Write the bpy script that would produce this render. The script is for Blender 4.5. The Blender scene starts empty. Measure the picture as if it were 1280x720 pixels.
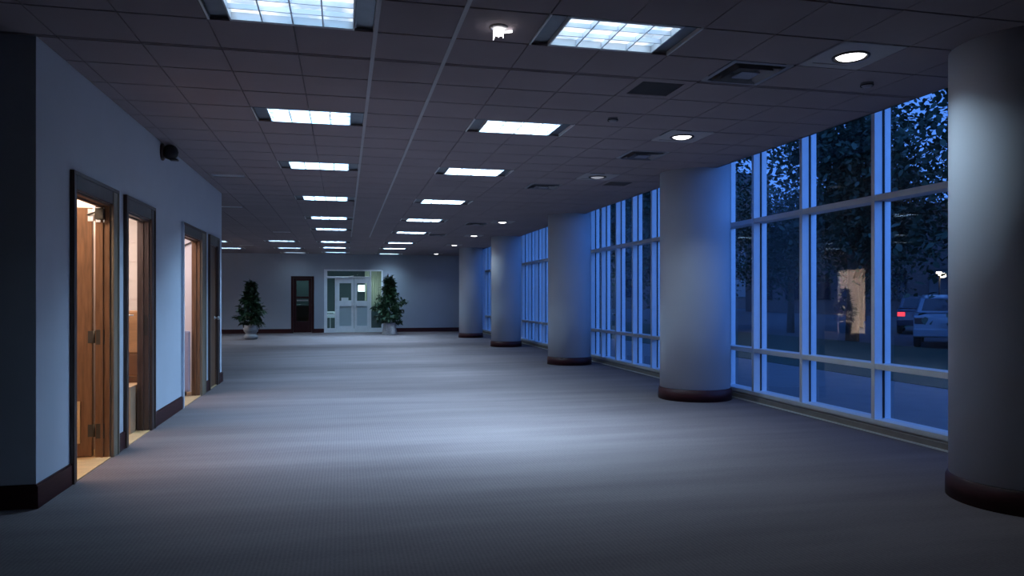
import bpy, math, random
from mathutils import Vector, Matrix
random.seed(7)
S = bpy.context.scene
C = S.collection
PI = math.pi

# ------------------------------------------------------------------ helpers
class MB:
    """collects faces, then links them as ONE mesh object"""
    def __init__(s):
        s.v, s.f, s.m, s.sm = [], [], [], []
    def face(s, pts, mi=0, smooth=False):
        b = len(s.v); s.v += [tuple(p) for p in pts]
        s.f.append(tuple(range(b, b + len(pts)))); s.m.append(mi); s.sm.append(smooth)
    def box(s, x0, x1, y0, y1, z0, z1, mi=0, M=None):
        b = len(s.v)
        P = [(x, y, z) for z in (z0, z1) for y in (y0, y1) for x in (x0, x1)]
        if M is not None: P = [tuple(M @ Vector(p)) for p in P]
        s.v += P
        for q in ((0,2,3,1),(4,5,7,6),(0,1,5,4),(2,6,7,3),(0,4,6,2),(1,3,7,5)):
            s.f.append(tuple(b+i for i in q)); s.m.append(mi); s.sm.append(False)
        return s
    def lathe(s, prof, seg=32, c=(0,0,0), mi=0, smooth=True, M=None, caps=True):
        b = len(s.v); n = len(prof)
        for k in range(seg):
            a = 2*PI*k/seg
            for r, z in prof:
                p = Vector((c[0]+r*math.cos(a), c[1]+r*math.sin(a), c[2]+z))
                if M is not None: p = M @ p
                s.v.append(tuple(p))
        for k in range(seg):
            k2 = (k+1) % seg
            for i in range(n-1):
                s.f.append((b+k*n+i, b+k2*n+i, b+k2*n+i+1, b+k*n+i+1)); s.m.append(mi); s.sm.append(smooth)
        if caps:
            if prof[0][0] > 1e-5:
                s.f.append(tuple(b+k*n for k in reversed(range(seg)))); s.m.append(mi); s.sm.append(False)
            if prof[-1][0] > 1e-5:
                s.f.append(tuple(b+k*n+n-1 for k in range(seg))); s.m.append(mi); s.sm.append(False)
        return s
    def tube(s, pts, r, seg=8, mi=0, r1=None):
        pts = [Vector(p) for p in pts]; b = len(s.v); n = len(pts)
        for i, p in enumerate(pts):
            d = (pts[min(i+1, n-1)] - pts[max(i-1, 0)]).normalized()
            u = d.cross(Vector((0,0,1)) if abs(d.z) < .95 else Vector((1,0,0))).normalized(); w = d.cross(u)
            rr = r if r1 is None else r + (r1-r)*i/(n-1)
            for k in range(seg):
                a = 2*PI*k/seg
                s.v.append(tuple(p + rr*(math.cos(a)*u + math.sin(a)*w)))
        for i in range(n-1):
            for k in range(seg):
                k2 = (k+1) % seg
                s.f.append((b+i*seg+k, b+i*seg+k2, b+(i+1)*seg+k2, b+(i+1)*seg+k)); s.m.append(mi); s.sm.append(True)
        s.f.append(tuple(b+k for k in reversed(range(seg)))); s.m.append(mi); s.sm.append(False)
        s.f.append(tuple(b+(n-1)*seg+k for k in range(seg))); s.m.append(mi); s.sm.append(False)
        return s
    def prism(s, poly, x0, x1, mi=0, taper=None):
        """poly of (y,z) extruded along x; taper(z) scales the half width"""
        b = len(s.v); n = len(poly); cx = (x0+x1)/2; h = (x1-x0)/2
        for sg in (-1, 1):
            for y, z in poly:
                t = taper(z) if taper else 1
                s.v.append((cx+sg*h*t, y, z))
        s.f.append(tuple(b+i for i in range(n))); s.m.append(mi); s.sm.append(False)
        s.f.append(tuple(b+n+i for i in reversed(range(n)))); s.m.append(mi); s.sm.append(False)
        for i in range(n):
            j = (i+1) % n
            s.f.append((b+i, b+n+i, b+n+j, b+j)); s.m.append(mi); s.sm.append(False)
        return s
    def build(s, name, mats, parent=None, bevel=0):
        me = bpy.data.meshes.new(name); me.from_pydata(s.v, [], s.f)
        for m in (mats if isinstance(mats, (list, tuple)) else [mats]): me.materials.append(m)
        me.polygons.foreach_set('material_index', s.m); me.polygons.foreach_set('use_smooth', s.sm)
        me.update()
        o = bpy.data.objects.new(name, me); C.objects.link(o)
        if parent is not None: o.parent = parent
        if bevel:
            md = o.modifiers.new('bevel', 'BEVEL'); md.width = bevel; md.segments = 2; md.limit_method = 'ANGLE'
        return o

def tag(o, label=None, cat=None, group=None, kind=None):
    if label: o['label'] = label
    if cat: o['category'] = cat
    if group: o['group'] = group
    if kind: o['kind'] = kind
    return o
def thing(name, label, cat, loc=(0,0,0), rz=0, group=None):
    o = bpy.data.objects.new(name, None); C.objects.link(o)
    o.location = loc; o.rotation_euler = (0, 0, rz); o.empty_display_size = .1
    return tag(o, label, cat, group)
def struct(name, label, cat, loc=None):
    o = bpy.data.objects.new(name, None); C.objects.link(o)
    if loc: o.location = loc
    return tag(o, label, cat, kind='structure')
def dup(root, loc, label, rz=0):
    r = root.copy(); C.objects.link(r); r.location = loc; r.rotation_euler = (0,0,rz); r['label'] = label
    for ch in list(root.children):
        c = ch.copy(); C.objects.link(c); c.parent = r
        for g in ch.children:
            d = g.copy(); C.objects.link(d); d.parent = c
    return r

# ------------------------------------------------------------------ materials
def mat(name, col, rough=.6, metal=0, var=.0, vscale=8, bump=0, bscale=60, spec=.5, coat=0, stretch=None):
    m = bpy.data.materials.new(name); m.use_nodes = True; N = m.node_tree.nodes; L = m.node_tree.links
    b = N['Principled BSDF']; b.inputs['Roughness'].default_value = rough; b.inputs['Metallic'].default_value = metal
    b.inputs['Specular IOR Level'].default_value = spec; b.inputs['Coat Weight'].default_value = coat
    tc = N.new('ShaderNodeTexCoord'); src = tc.outputs['Object']
    if stretch:
        mp = N.new('ShaderNodeMapping'); mp.inputs['Scale'].default_value = stretch; L.new(src, mp.inputs['Vector']); src = mp.outputs['Vector']
    nz = N.new('ShaderNodeTexNoise'); nz.inputs['Scale'].default_value = vscale; nz.inputs['Detail'].default_value = 4
    L.new(src, nz.inputs['Vector'])
    rp = N.new('ShaderNodeValToRGB')
    v = var if var else .03
    rp.color_ramp.elements[0].position = .3; rp.color_ramp.elements[1].position = .7
    rp.color_ramp.elements[0].color = (*[max(0, c*(1-v)) for c in col], 1)
    rp.color_ramp.elements[1].color = (*[min(1, c*(1+v)) for c in col], 1)
    L.new(nz.outputs['Fac'], rp.inputs['Fac']); L.new(rp.outputs['Color'], b.inputs['Base Color'])
    if bump:
        n2 = N.new('ShaderNodeTexNoise'); n2.inputs['Scale'].default_value = bscale; L.new(src, n2.inputs['Vector'])
        bp = N.new('ShaderNodeBump'); bp.inputs['Strength'].default_value = bump; bp.inputs['Distance'].default_value = .01
        L.new(n2.outputs['Fac'], bp.inputs['Height']); L.new(bp.outputs['Normal'], b.inputs['Normal'])
    return m
def emat(name, col, strength):
    m = bpy.data.materials.new(name); m.use_nodes = True; N = m.node_tree.nodes; L = m.node_tree.links
    b = N['Principled BSDF']; b.inputs['Base Color'].default_value = (*col, 1)
    b.inputs['Emission Color'].default_value = (*col, 1); b.inputs['Emission Strength'].default_value = strength
    return m

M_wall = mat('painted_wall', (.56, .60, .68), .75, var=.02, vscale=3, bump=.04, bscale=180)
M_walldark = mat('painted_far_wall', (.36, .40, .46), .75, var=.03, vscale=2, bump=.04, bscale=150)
M_col = mat('painted_column', (.63, .68, .75), .7, var=.02, vscale=2, bump=.03, bscale=150)
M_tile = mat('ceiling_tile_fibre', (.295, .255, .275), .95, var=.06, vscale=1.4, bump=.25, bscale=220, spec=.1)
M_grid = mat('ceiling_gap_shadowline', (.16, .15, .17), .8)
M_bar = mat('ceiling_runner_metal', (.80, .82, .86), .45, var=.03)
M_panel = mat('downlight_panel', (.38, .36, .37), .6)
M_run = mat('runner_enamel', (.38, .38, .42), .5)
M_dry = mat('drywall_soffit', (.33, .30, .33), .8, var=.02)
M_base = mat('mahogany_baseboard', (.042, .008, .010), .5, var=.25, vscale=6, stretch=(1, 1, 8), spec=.3)
M_wood = mat('stained_oak', (.165, .080, .042), .5, var=.25, vscale=9, stretch=(6, 6, .6), spec=.3)
M_wooddk = mat('dark_stained_casing', (.070, .042, .034), .42, var=.25, vscale=9, stretch=(6, 6, .6), spec=.4)
M_woodsheen = mat('casing_painted_sheen', (.22, .17, .12), .45, var=.2, vscale=9, stretch=(6, 6, .6))  # dark casing wood, painted lighter to imitate blue light reflected off its gloss
M_silver = mat('satin_steel', (.70, .70, .72), .28, 1, var=.05)
M_bronze = mat('dark_bronze', (.05, .045, .042), .45, .6)
M_alu = mat('anodised_aluminium', (.62, .64, .66), .42, .25, var=.03)
M_gasket = mat('black_gasket', (.012, .012, .014), .6)
M_kick = mat('bronze_kick_strip', (.25, .22, .20), .45, .3, var=.08)
M_louvre = mat('louvre_blade_metal', (.62, .68, .76), .3, .5)
M_pan = mat('troffer_end_pan', (.17, .20, .24), .38, .5, var=.12, vscale=12)
M_house = mat('troffer_housing', (.55, .58, .62), .5, .2)
M_white = mat('white_enamel', (.62, .62, .63), .5, var=.02)
M_vent = mat('grey_vent_metal', (.26, .26, .29), .5, .2, var=.05)
M_dark = mat('dark_duct', (.035, .035, .04), .8)
M_duct = mat('grey_duct', (.13, .13, .15), .8)
M_black = mat('black_plastic', (.010, .008, .009), .35)
M_maroon = mat('maroon_enamel', (.045, .018, .016), .35)
M_cream = mat('cream_block_wall', (.70, .60, .54), .8, var=.05, vscale=3)
M_pink = mat('pale_pink_wall', (.70, .62, .64), .8, var=.03, vscale=2)
M_roomfl = mat('pale_wood_floor', (.50, .33, .17), .45, var=.15, vscale=5, stretch=(1, 6, 1))
M_tan = mat('tan_laminate', (.42, .22, .10), .5, var=.1, vscale=6, stretch=(1, 1, 6))
M_drawer = mat('brown_laminate', (.16, .07, .03), .5, var=.15, vscale=6)
M_card = mat('cardboard', (.48, .29, .17), .8, var=.06, vscale=10)
M_fabric = mat('lavender_grey_fabric', (.34, .30, .38), .95, var=.06, vscale=40)
M_pot1 = mat('banded_grey_pot', (.22, .21, .22), .6, var=.2, vscale=6, stretch=(1, 1, 6))
M_pot2 = mat('woven_grey_planter', (.36, .33, .34), .8, var=.2, vscale=22, bump=.3, bscale=40)
M_soil = mat('soil', (.03, .02, .015), .9, var=.2, vscale=30)
M_bark = mat('bark', (.07, .05, .035), .85, var=.3, vscale=14, bump=.4, bscale=30)
M_leaf = mat('plant_leaf', (.018, .052, .020), .5, var=.5, vscale=5)
M_tree = mat('tree_leaf', (.018, .040, .020), .7, var=.4, vscale=2)
M_red = mat('mahogany_door_wood', (.030, .006, .007), .45, var=.3, vscale=8, stretch=(5, 5, .6), spec=.3)
M_entr = mat('white_aluminium', (.80, .84, .88), .45, .1, var=.03)
M_olive = mat('olive_curtain', (.52, .52, .38), .85, var=.15, vscale=14, stretch=(3, 3, .2))
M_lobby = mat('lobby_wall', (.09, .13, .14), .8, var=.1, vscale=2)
M_lobbyfl = mat('lobby_floor', (.42, .48, .52), .4, var=.08, vscale=4)
M_paper = mat('white_paper', (.80, .84, .86), .8)
M_walk = mat('concrete_path', (.115, .115, .12), .85, var=.08, vscale=3, bump=.1, bscale=60)
M_grass = mat('lawn_grass', (.018, .034, .014), .95, var=.4, vscale=25, bump=.6, bscale=140)
M_road = mat('asphalt', (.05, .05, .055), .85, var=.15, vscale=20, bump=.2, bscale=120)
M_brick = mat('dark_brick', (.09, .065, .06), .85, var=.2, vscale=4)
M_dkglass = mat('dark_glass', (.01, .012, .02), .08)
M_carw = mat('pale_car_paint', (.15, .18, .22), .3, .1, coat=.6, var=.02)
M_card_ = mat('navy_car_paint', (.015, .02, .045), .3, .2, coat=.6)
M_tyre = mat('tyre_rubber', (.015, .015, .016), .85)
M_cord = mat('pale_cord', (.62, .62, .66), .5)
M_tail = emat('tail_lamp_glow', (1, .05, .06), 1.6)
M_warmlamp = emat('warm_lamp_glow', (1, .82, .58), 5)
M_dlens = emat('downlight_lens_glow', (1, .97, 1), 5)
M_dim = emat('dim_lens_glow', (.8, .78, .8), .25)
M_spot = emat('spot_bulb_glow', (1, .96, .98), 3.5)
M_reflglow = emat('door_reflection_glow', (.9, 1, 1), 3)  # glow put in for the white reflection in the entrance door

def glassmat(name, ior=1.72, tint=(.93, .96, 1)):
    m = bpy.data.materials.new(name); m.use_nodes = True; N = m.node_tree.nodes; L = m.node_tree.links
    N.remove(N['Principled BSDF']); out = N['Material Output']
    tr = N.new('ShaderNodeBsdfTransparent'); tr.inputs['Color'].default_value = (*tint, 1)
    gl = N.new('ShaderNodeBsdfGlossy'); gl.inputs['Roughness'].default_value = .0
    fr = N.new('ShaderNodeFresnel'); fr.inputs['IOR'].default_value = ior
    ge = N.new('ShaderNodeNewGeometry'); ml = N.new('ShaderNodeMath'); ml.operation = 'MULTIPLY'
    iv = N.new('ShaderNodeMath'); iv.operation = 'SUBTRACT'; iv.inputs[0].default_value = 1
    L.new(ge.outputs['Backfacing'], iv.inputs[1]); L.new(fr.outputs['Fac'], ml.inputs[0]); L.new(iv.outputs[0], ml.inputs[1])
    mx = N.new('ShaderNodeMixShader'); L.new(ml.outputs[0], mx.inputs['Fac'])
    L.new(tr.outputs[0], mx.inputs[1]); L.new(gl.outputs[0], mx.inputs[2]); L.new(mx.outputs[0], out.inputs['Surface'])
    return m
M_glass = glassmat('window_glass')
def frostmat():
    m = bpy.data.materials.new('frosted_glass'); m.use_nodes = True; N = m.node_tree.nodes; L = m.node_tree.links
    b = N['Principled BSDF']; b.inputs['Base Color'].default_value = (.50, .60, .68, 1); b.inputs['Roughness'].default_value = .35
    tr = N.new('ShaderNodeBsdfTranslucent'); tr.inputs['Color'].default_value = (.5, .6, .66, 1)
    nz = N.new('ShaderNodeTexNoise'); nz.inputs['Scale'].default_value = 4
    mx = N.new('ShaderNodeMixShader'); L.new(nz.outputs['Fac'], mx.inputs['Fac'])
    L.new(b.outputs[0], mx.inputs[1]); L.new(tr.outputs[0], mx.inputs[2]); L.new(mx.outputs[0], N['Material Output'].inputs['Surface'])
    return m
M_frost = frostmat()
M_glass2 = glassmat('door_glass', 1.5, (.8, .9, .92))

def diffusermat():
    """thin luminous sheet of a troffer: lets the lamp behind through and glows itself, unevenly"""
    m = bpy.data.materials.new('troffer_diffuser'); m.use_nodes = True; N = m.node_tree.nodes; L = m.node_tree.links
    N.remove(N['Principled BSDF']); out = N['Material Output']
    tr = N.new('ShaderNodeBsdfTransparent'); em = N.new('ShaderNodeEmission'); ad = N.new('ShaderNodeAddShader')
    tc = N.new('ShaderNodeTexCoord'); oi = N.new('ShaderNodeObjectInfo'); va = N.new('ShaderNodeVectorMath'); va.operation = 'ADD'
    L.new(tc.outputs['Object'], va.inputs[0]); L.new(oi.outputs['Location'], va.inputs[1])
    nz = N.new('ShaderNodeTexNoise'); nz.inputs['Scale'].default_value = 7; nz.inputs['Detail'].default_value = 2; L.new(va.outputs[0], nz.inputs['Vector'])
    rp = N.new('ShaderNodeValToRGB'); e = rp.color_ramp.elements
    e[0].position = .40; e[0].color = (.30, .42, .56, 1); e[1].position = .60; e[1].color = (.93, .97, 1, 1)
    L.new(nz.outputs['Fac'], rp.inputs['Fac']); L.new(rp.outputs['Color'], em.inputs['Color']); em.inputs['Strength'].default_value = 1.0
    L.new(tr.outputs[0], ad.inputs[0]); L.new(em.outputs[0], ad.inputs[1]); L.new(ad.outputs[0], out.inputs['Surface'])
    return m
M_diff = diffusermat()

def carpetmat():
    m = bpy.data.materials.new('ribbed_carpet'); m.use_nodes = True; N = m.node_tree.nodes; L = m.node_tree.links
    b = N['Principled BSDF']; b.inputs['Roughness'].default_value = .95; b.inputs['Specular IOR Level'].default_value = .15
    tc = N.new('ShaderNodeTexCoord')
    wv = N.new('ShaderNodeTexWave'); wv.wave_type = 'BANDS'; wv.bands_direction = 'X'; wv.inputs['Scale'].default_value = 14; wv.inputs['Distortion'].default_value = .6
    wv.inputs['Detail'].default_value = 2; wv.inputs['Detail Scale'].default_value = 3
    L.new(tc.outputs['Object'], wv.inputs['Vector'])
    nz = N.new('ShaderNodeTexNoise'); nz.inputs['Scale'].default_value = 55; nz.inputs['Detail'].default_value = 5; L.new(tc.outputs['Object'], nz.inputs['Vector'])
    mp = N.new('ShaderNodeMapping'); mp.inputs['Scale'].default_value = (.25, 1.6, 1); L.new(tc.outputs['Object'], mp.inputs['Vector'])
    n2 = N.new('ShaderNodeTexNoise'); n2.inputs['Scale'].default_value = 1.6; n2.inputs['Detail'].default_value = 4; L.new(mp.outputs[0], n2.inputs['Vector'])
    a1 = N.new('ShaderNodeMath'); a1.operation = 'MULTIPLY_ADD'; a1.inputs[1].default_value = .11; L.new(wv.outputs['Fac'], a1.inputs[0])
    m2 = N.new('ShaderNodeMath'); m2.operation = 'MULTIPLY_ADD'; m2.inputs[1].default_value = .35; L.new(nz.outputs['Fac'], m2.inputs[0])
    m3 = N.new('ShaderNodeMath'); m3.operation = 'MULTIPLY'; m3.inputs[1].default_value = .62; L.new(n2.outputs['Fac'], m3.inputs[0])
    L.new(m3.outputs[0], m2.inputs[2]); L.new(m2.outputs[0], a1.inputs[2])
    rp = N.new('ShaderNodeValToRGB'); e = rp.color_ramp.elements
    e[0].position = .25; e[0].color = (.088, .068, .070, 1); e[1].position = .9; e[1].color = (.205, .164, .168, 1)
    L.new(a1.outputs[0], rp.inputs['Fac']); L.new(rp.outputs['Color'], b.inputs['Base Color'])
    bp = N.new('ShaderNodeBump'); bp.inputs['Strength'].default_value = .18; bp.inputs['Distance'].default_value = .005
    L.new(a1.outputs[0], bp.inputs['Height']); L.new(bp.outputs['Normal'], b.inputs['Normal'])
    return m
M_carpet = carpetmat()

# ------------------------------------------------------------------ layout numbers (metres; hall runs along +Y, camera over the origin)
XL = -1.855          # face of the wall with the doorways
XW = 5.13            # glass plane
YF = 28.2            # far wall
ZC = 2.915           # ceiling
XA, YB = -8.0, -7.0  # alcove wall, wall behind
Y0, Y1 = 5.087, 12.16
TX, TY = .48, .505
GX, GY = .187, 4.045

# ------------------------------------------------------------------ floor and ceiling
f = MB()
f.box(-6, 5.06, YB, Y0, -.1, 0); f.box(XL, 5.06, Y0, Y1, -.1, 0); f.box(XA, 5.06, Y1, YF, -.1, 0)
tag(f.build('floor', M_carpet), 'grey ribbed carpet running the length of the hall', 'carpet', kind='structure')

skip = {}
def cell(kx, ky): return (GX + TX*kx, GY + TY*ky)           # lower corner
LROW = [0, 5, 10, 16, 22, 27, 35, 40, 45]                   # row indices of the troffers
RROW = [0, 5, 10, 16, 22, 28, 35, 40, 46]
AROW = [(-5, 35), (-5, 41), (-5, 46), (-9, 24), (-9, 30), (-9, 36), (-9, 42), (-13, 28), (-13, 34), (-13, 40)]
trof = [(-2, k, 'L', i) for i, k in enumerate(LROW)] + [(2, k, 'R', i) for i, k in enumerate(RROW)] + [(a, k, 'A', i) for i, (a, k) in enumerate(AROW)]
for kx, ky, *_ in trof: skip[(kx, ky)] = skip[(kx+1, ky)] = 1
DOWN = [(6, 0), (6, 5), (6, 10), (6, 22), (6, 29), (6, 36), (6, 45)]
for d in DOWN: skip[d] = 1
DIFF = [(5, 1), (6, 7), (5, 12), (5, 23), (4, 29)]
for d in DIFF: skip[d] = 1
RET = [(4, 2), (7, 11)]  # second grille is added, its dark square imitating shade on the ceiling
for d in RET: skip[d] = 1
SLOT = [(-4, 12), (-5, 19), (-4, 29), (-7, 39)]
for d in SLOT: skip[d] = 1

g = MB()
def xmin(y):
    return -6 if y < Y0 else (XL if y < Y1 else XA)
for ky in range(-22, 48):
    for kx in range(-18, 9):
        if (kx, ky) in skip: continue
        x, y = cell(kx, ky); x1, y1 = x+TX, y+TY
        y = max(y, YB); y1 = min(y1, YF)
        if y1 - y < .02: continue
        pieces = [(x, x1, y, y1)]
        if y < Y0 < y1: pieces = [(x, x1, y, Y0), (x, x1, Y0, y1)]
        if y < Y1 < y1: pieces = [(x, x1, y, Y1), (x, x1, Y1, y1)]
        for (a, b, c, d) in pieces:
            a = max(a, xmin((c+d)/2))
            if b - a < .02 or d - c < .01: continue
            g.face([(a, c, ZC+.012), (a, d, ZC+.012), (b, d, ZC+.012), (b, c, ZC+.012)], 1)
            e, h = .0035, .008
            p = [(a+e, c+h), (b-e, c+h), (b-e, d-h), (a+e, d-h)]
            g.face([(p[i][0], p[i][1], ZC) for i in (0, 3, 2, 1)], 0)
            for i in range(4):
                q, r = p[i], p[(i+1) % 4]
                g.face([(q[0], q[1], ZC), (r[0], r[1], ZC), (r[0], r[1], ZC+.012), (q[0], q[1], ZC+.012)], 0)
XS = GX + TX*9
g.box(XS, 4.53, YB, YF, ZC, ZC+.03, 2)                       # plain strip by the windows
g.box(4.50, 4.53, YB, YF, ZC, 3.42, 2)                       # edge of the window pocket
ceil_o = tag(g.build('ceiling', [M_tile, M_grid, M_dry]), 'suspended ceiling of square fibre tiles over the hall', 'ceiling', kind='structure')
MB().box(XA-.2, XW+.25, YB-.2, YF+.2, 3.42, 3.6).build('slab', M_dry, ceil_o)
r = MB()
for kx in (0, 1):
    x = GX + TX*kx; r.box(x-.013, x+.013, YB, 20, ZC-.004, ZC+.001)
r.build('grid_runner', M_run, ceil_o)

# ------------------------------------------------------------------ walls
DOORS = [(5.66, 5.74, 6.57, 6.72), (6.93, 7.02, 7.80, 7.94), (9.24, 9.33, 10.42, 10.70), (10.99, 11.08, 11.66, 11.80)]
DT, DTO = 2.06, 2.19
TH = .10
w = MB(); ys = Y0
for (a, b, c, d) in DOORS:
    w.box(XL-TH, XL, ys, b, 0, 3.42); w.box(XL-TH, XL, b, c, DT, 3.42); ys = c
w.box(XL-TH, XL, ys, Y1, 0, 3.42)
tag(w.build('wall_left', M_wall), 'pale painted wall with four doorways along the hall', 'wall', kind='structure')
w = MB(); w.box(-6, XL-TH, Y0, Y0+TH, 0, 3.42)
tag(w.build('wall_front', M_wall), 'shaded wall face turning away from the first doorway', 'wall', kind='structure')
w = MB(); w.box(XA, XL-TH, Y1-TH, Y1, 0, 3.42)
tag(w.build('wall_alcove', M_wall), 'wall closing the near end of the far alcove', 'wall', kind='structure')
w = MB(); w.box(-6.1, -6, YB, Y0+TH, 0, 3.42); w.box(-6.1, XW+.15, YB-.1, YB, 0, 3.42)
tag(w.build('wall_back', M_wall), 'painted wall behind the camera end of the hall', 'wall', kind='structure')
# alcove side wall with a lit opening (seen mirrored in the window glass)
LY0, LY1, LZ = 22.95, 24.45, 2.33
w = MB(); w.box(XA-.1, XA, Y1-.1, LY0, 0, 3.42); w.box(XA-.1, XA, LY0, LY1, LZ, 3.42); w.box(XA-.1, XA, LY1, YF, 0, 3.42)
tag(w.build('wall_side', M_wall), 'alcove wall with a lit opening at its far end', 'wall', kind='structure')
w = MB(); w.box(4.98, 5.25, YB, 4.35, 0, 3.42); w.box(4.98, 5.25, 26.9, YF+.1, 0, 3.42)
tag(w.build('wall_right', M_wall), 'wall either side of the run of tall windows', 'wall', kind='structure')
# far wall with the entrance and the mahogany door
EX0, EX1, EZ = -.66, 1.42, 2.33
RX0, RX1, RZ = -1.88, -1.10, 2.09
w = MB()
w.box(XA, RX0, YF, YF+.12, 0, 3.42); w.box(RX0, RX1, YF, YF+.12, RZ, 3.42); w.box(RX1, EX0, YF, YF+.12, 0, 3.42)
w.box(EX0, EX1, YF, YF+.12, EZ, 3.42); w.box(EX1, XW, YF, YF+.12, 0, 3.42)
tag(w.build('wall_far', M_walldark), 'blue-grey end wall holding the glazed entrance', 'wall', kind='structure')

# baseboards: boxes with a thin cap line
def baseb(name, runs, label):
    b = MB()
    for (x0, x1, y0, y1, nx, ny) in runs:
        b.box(x0, x1, y0, y1, 0, .138)
        b.box(x0 if nx <= 0 else x0, x1-.008 if nx > 0 else x1, y0+.008 if ny < 0 else y0, y1, .138, .148)
    return tag(b.build(name, M_base), label, 'baseboard', kind='structure')
runs = []; ys = Y0-.018
for (a, b, c, d) in DOORS: runs.append((XL, XL+.018, ys, a, 1, 0)); ys = d
runs.append((XL, XL+.018, ys, Y1+.018, 1, 0))
baseb('baseboard_left', runs, 'mahogany baseboard between the doorways')
baseb('baseboard_front', [(-6, XL+.0, Y0-.018, Y0, 0, -1)], 'mahogany baseboard of the shaded wall face')
baseb('baseboard_far', [(XA, RX0-.02, YF-.018, YF, 0, -1), (RX1+.02, EX0-.06, YF-.018, YF, 0, -1), (EX1+.02, 4.98, YF-.018, YF, 0, -1)], 'mahogany baseboard of the end wall')
baseb('baseboard_alcove', [(XA, XL-.0, Y1, Y1+.018, 0, 1)], 'mahogany baseboard of the alcove')

# ------------------------------------------------------------------ doorways along the left wall
def frame(i, label, facemat, liner, nearmat=None):
    a, b, c, d = DOORS[i]
    root = struct('door_%d' % (i+1), label, 'doorway')
    m = MB()
    m.box(XL, XL+.022, a, b, 0, DTO); m.box(XL+.022, XL+.030, a, a+.022, 0, DTO)
    m.build('casing', nearmat or M_wooddk, root, .003)
    m = MB(); m.box(XL, XL+.022, c, d, 0, DTO); m.box(XL+.022, XL+.030, d-.025, d, 0, DTO); m.box(XL+.022, XL+.027, c, c+.02, 0, DTO)
    m.build('casing', facemat, root, .003)
    m = MB(); m.box(XL, XL+.022, b, c, DT, DTO); m.box(XL+.022, XL+.030, a+.022, d-.025, DTO-.03, DTO)
    m.build('head_casing', M_wooddk, root, .003)
    m = MB()
    m.box(XL-TH-.005, XL, b, b+.02, 0, DT); m.box(XL-TH-.005, XL, c-.02, c, 0, DT); m.box(XL-TH-.005, XL, b+.02, c-.02, DT-.02, DT)
    m.box(XL-.065, XL-.045, b+.02, b+.032, 0, DT-.02); m.box(XL-.065, XL-.045, c-.032, c-.02, 0, DT-.02); m.box(XL-.065, XL-.045, b+.032, c-.032, DT-.032, DT-.02)
    m.build('jamb', liner, root, .002)
    MB().box(XL-TH-.01, XL+.012, b+.02, c-.02, 0, .008).build('threshold', M_roomfl, root)
    return root
d1 = frame(0, 'first doorway with brown door open into a lit room', M_woodsheen, M_wood)
d2 = frame(1, 'second doorway, open on a cream block wall and cabinet', M_wooddk, M_wooddk)
d3 = frame(2, 'third doorway, open on a pale pink lit room', M_woodsheen, M_wood, M_wall)
d4 = frame(3, 'fourth doorway with its brown door closed', M_wooddk, M_wood)
# open leaf of the first doorway
lf = MB(); ly = 6.585
lx0, lx1 = XL-TH-.04-.78, XL-TH-.04
lf.box(lx0, lx1, ly, ly+.042, .012, 2.03)
leaf = lf.build('door_leaf', M_wood, d1, .003)
gr = MB(); gx0, gx1 = lx1-.70, lx1-.085
gr.box(gx0, gx1, ly-.010, ly-.001, .12, .14); gr.box(gx0, gx1, ly-.010, ly-.001, .44, .46)
gr.box(gx0, gx0+.02, ly-.010, ly-.001, .14, .44); gr.box(gx1-.02, gx1, ly-.010, ly-.001, .14, .44)
for k in range(8):
    z = .155 + k*.036
    gr.box(gx0+.02, gx1-.02, ly-.009, ly-.004, z, z+.012)
gr.build('vent_grille', M_roomfl, leaf)
MB().box(gx0+.02, gx1-.02, ly-.004, ly-.001, .14, .44).build('vent_backing', M_dark, leaf)
for z in (.22, .98, 1.97):
    h = MB(); h.tube([(lx1+.018, ly-.004, z-.05), (lx1+.018, ly-.004, z+.05)], .009, 10)
    h.box(lx1-.03, lx1+.015, ly-.003, ly, z-.05, z+.05)
    h.box(XL-TH+.0, XL-TH+.062, 6.55-.004, 6.55, z-.06, z+.06)
    o = h.build('hinge', M_silver if z > 1.5 else M_bronze, d1)
cb = MB(); cb.box(XL-TH+.005, XL-TH+.065, 6.55-.045, 6.55-.004, 1.93, 2.02); cb.tube([(XL-TH+.01, 6.52, 1.99), (lx1-.03, 6.57, 1.97)], .008)
cb.build('door_closer', M_bronze, d1, .003)
# closed leaf of the fourth doorway
a, b, c, d = DOORS[3]
leaf4 = MB().box(XL-.043, XL-.008, b+.022, c-.022, .012, DT-.024).build('door_leaf', M_wood, d4, .002)
MB().lathe([(.0, 0), (.026, .0), (.026, .006), (.011, .010), (.011, .035), (.024, .042), (.029, .055), (.024, .068), (0, .072)], 16,
           M=Matrix.Translation((XL-.008, c-.10, 1.0)) @ Matrix.Rotation(PI/2, 4, 'Y')).build('knob', M_silver, leaf4)
# latch plate and lever by the second opening, strike plates
a, b, c, d = DOORS[1]
MB().box(XL-.04, XL-.012, c-.024, c-.0195, .93, 1.13).build('strike_plate', M_bronze, d2)

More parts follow.
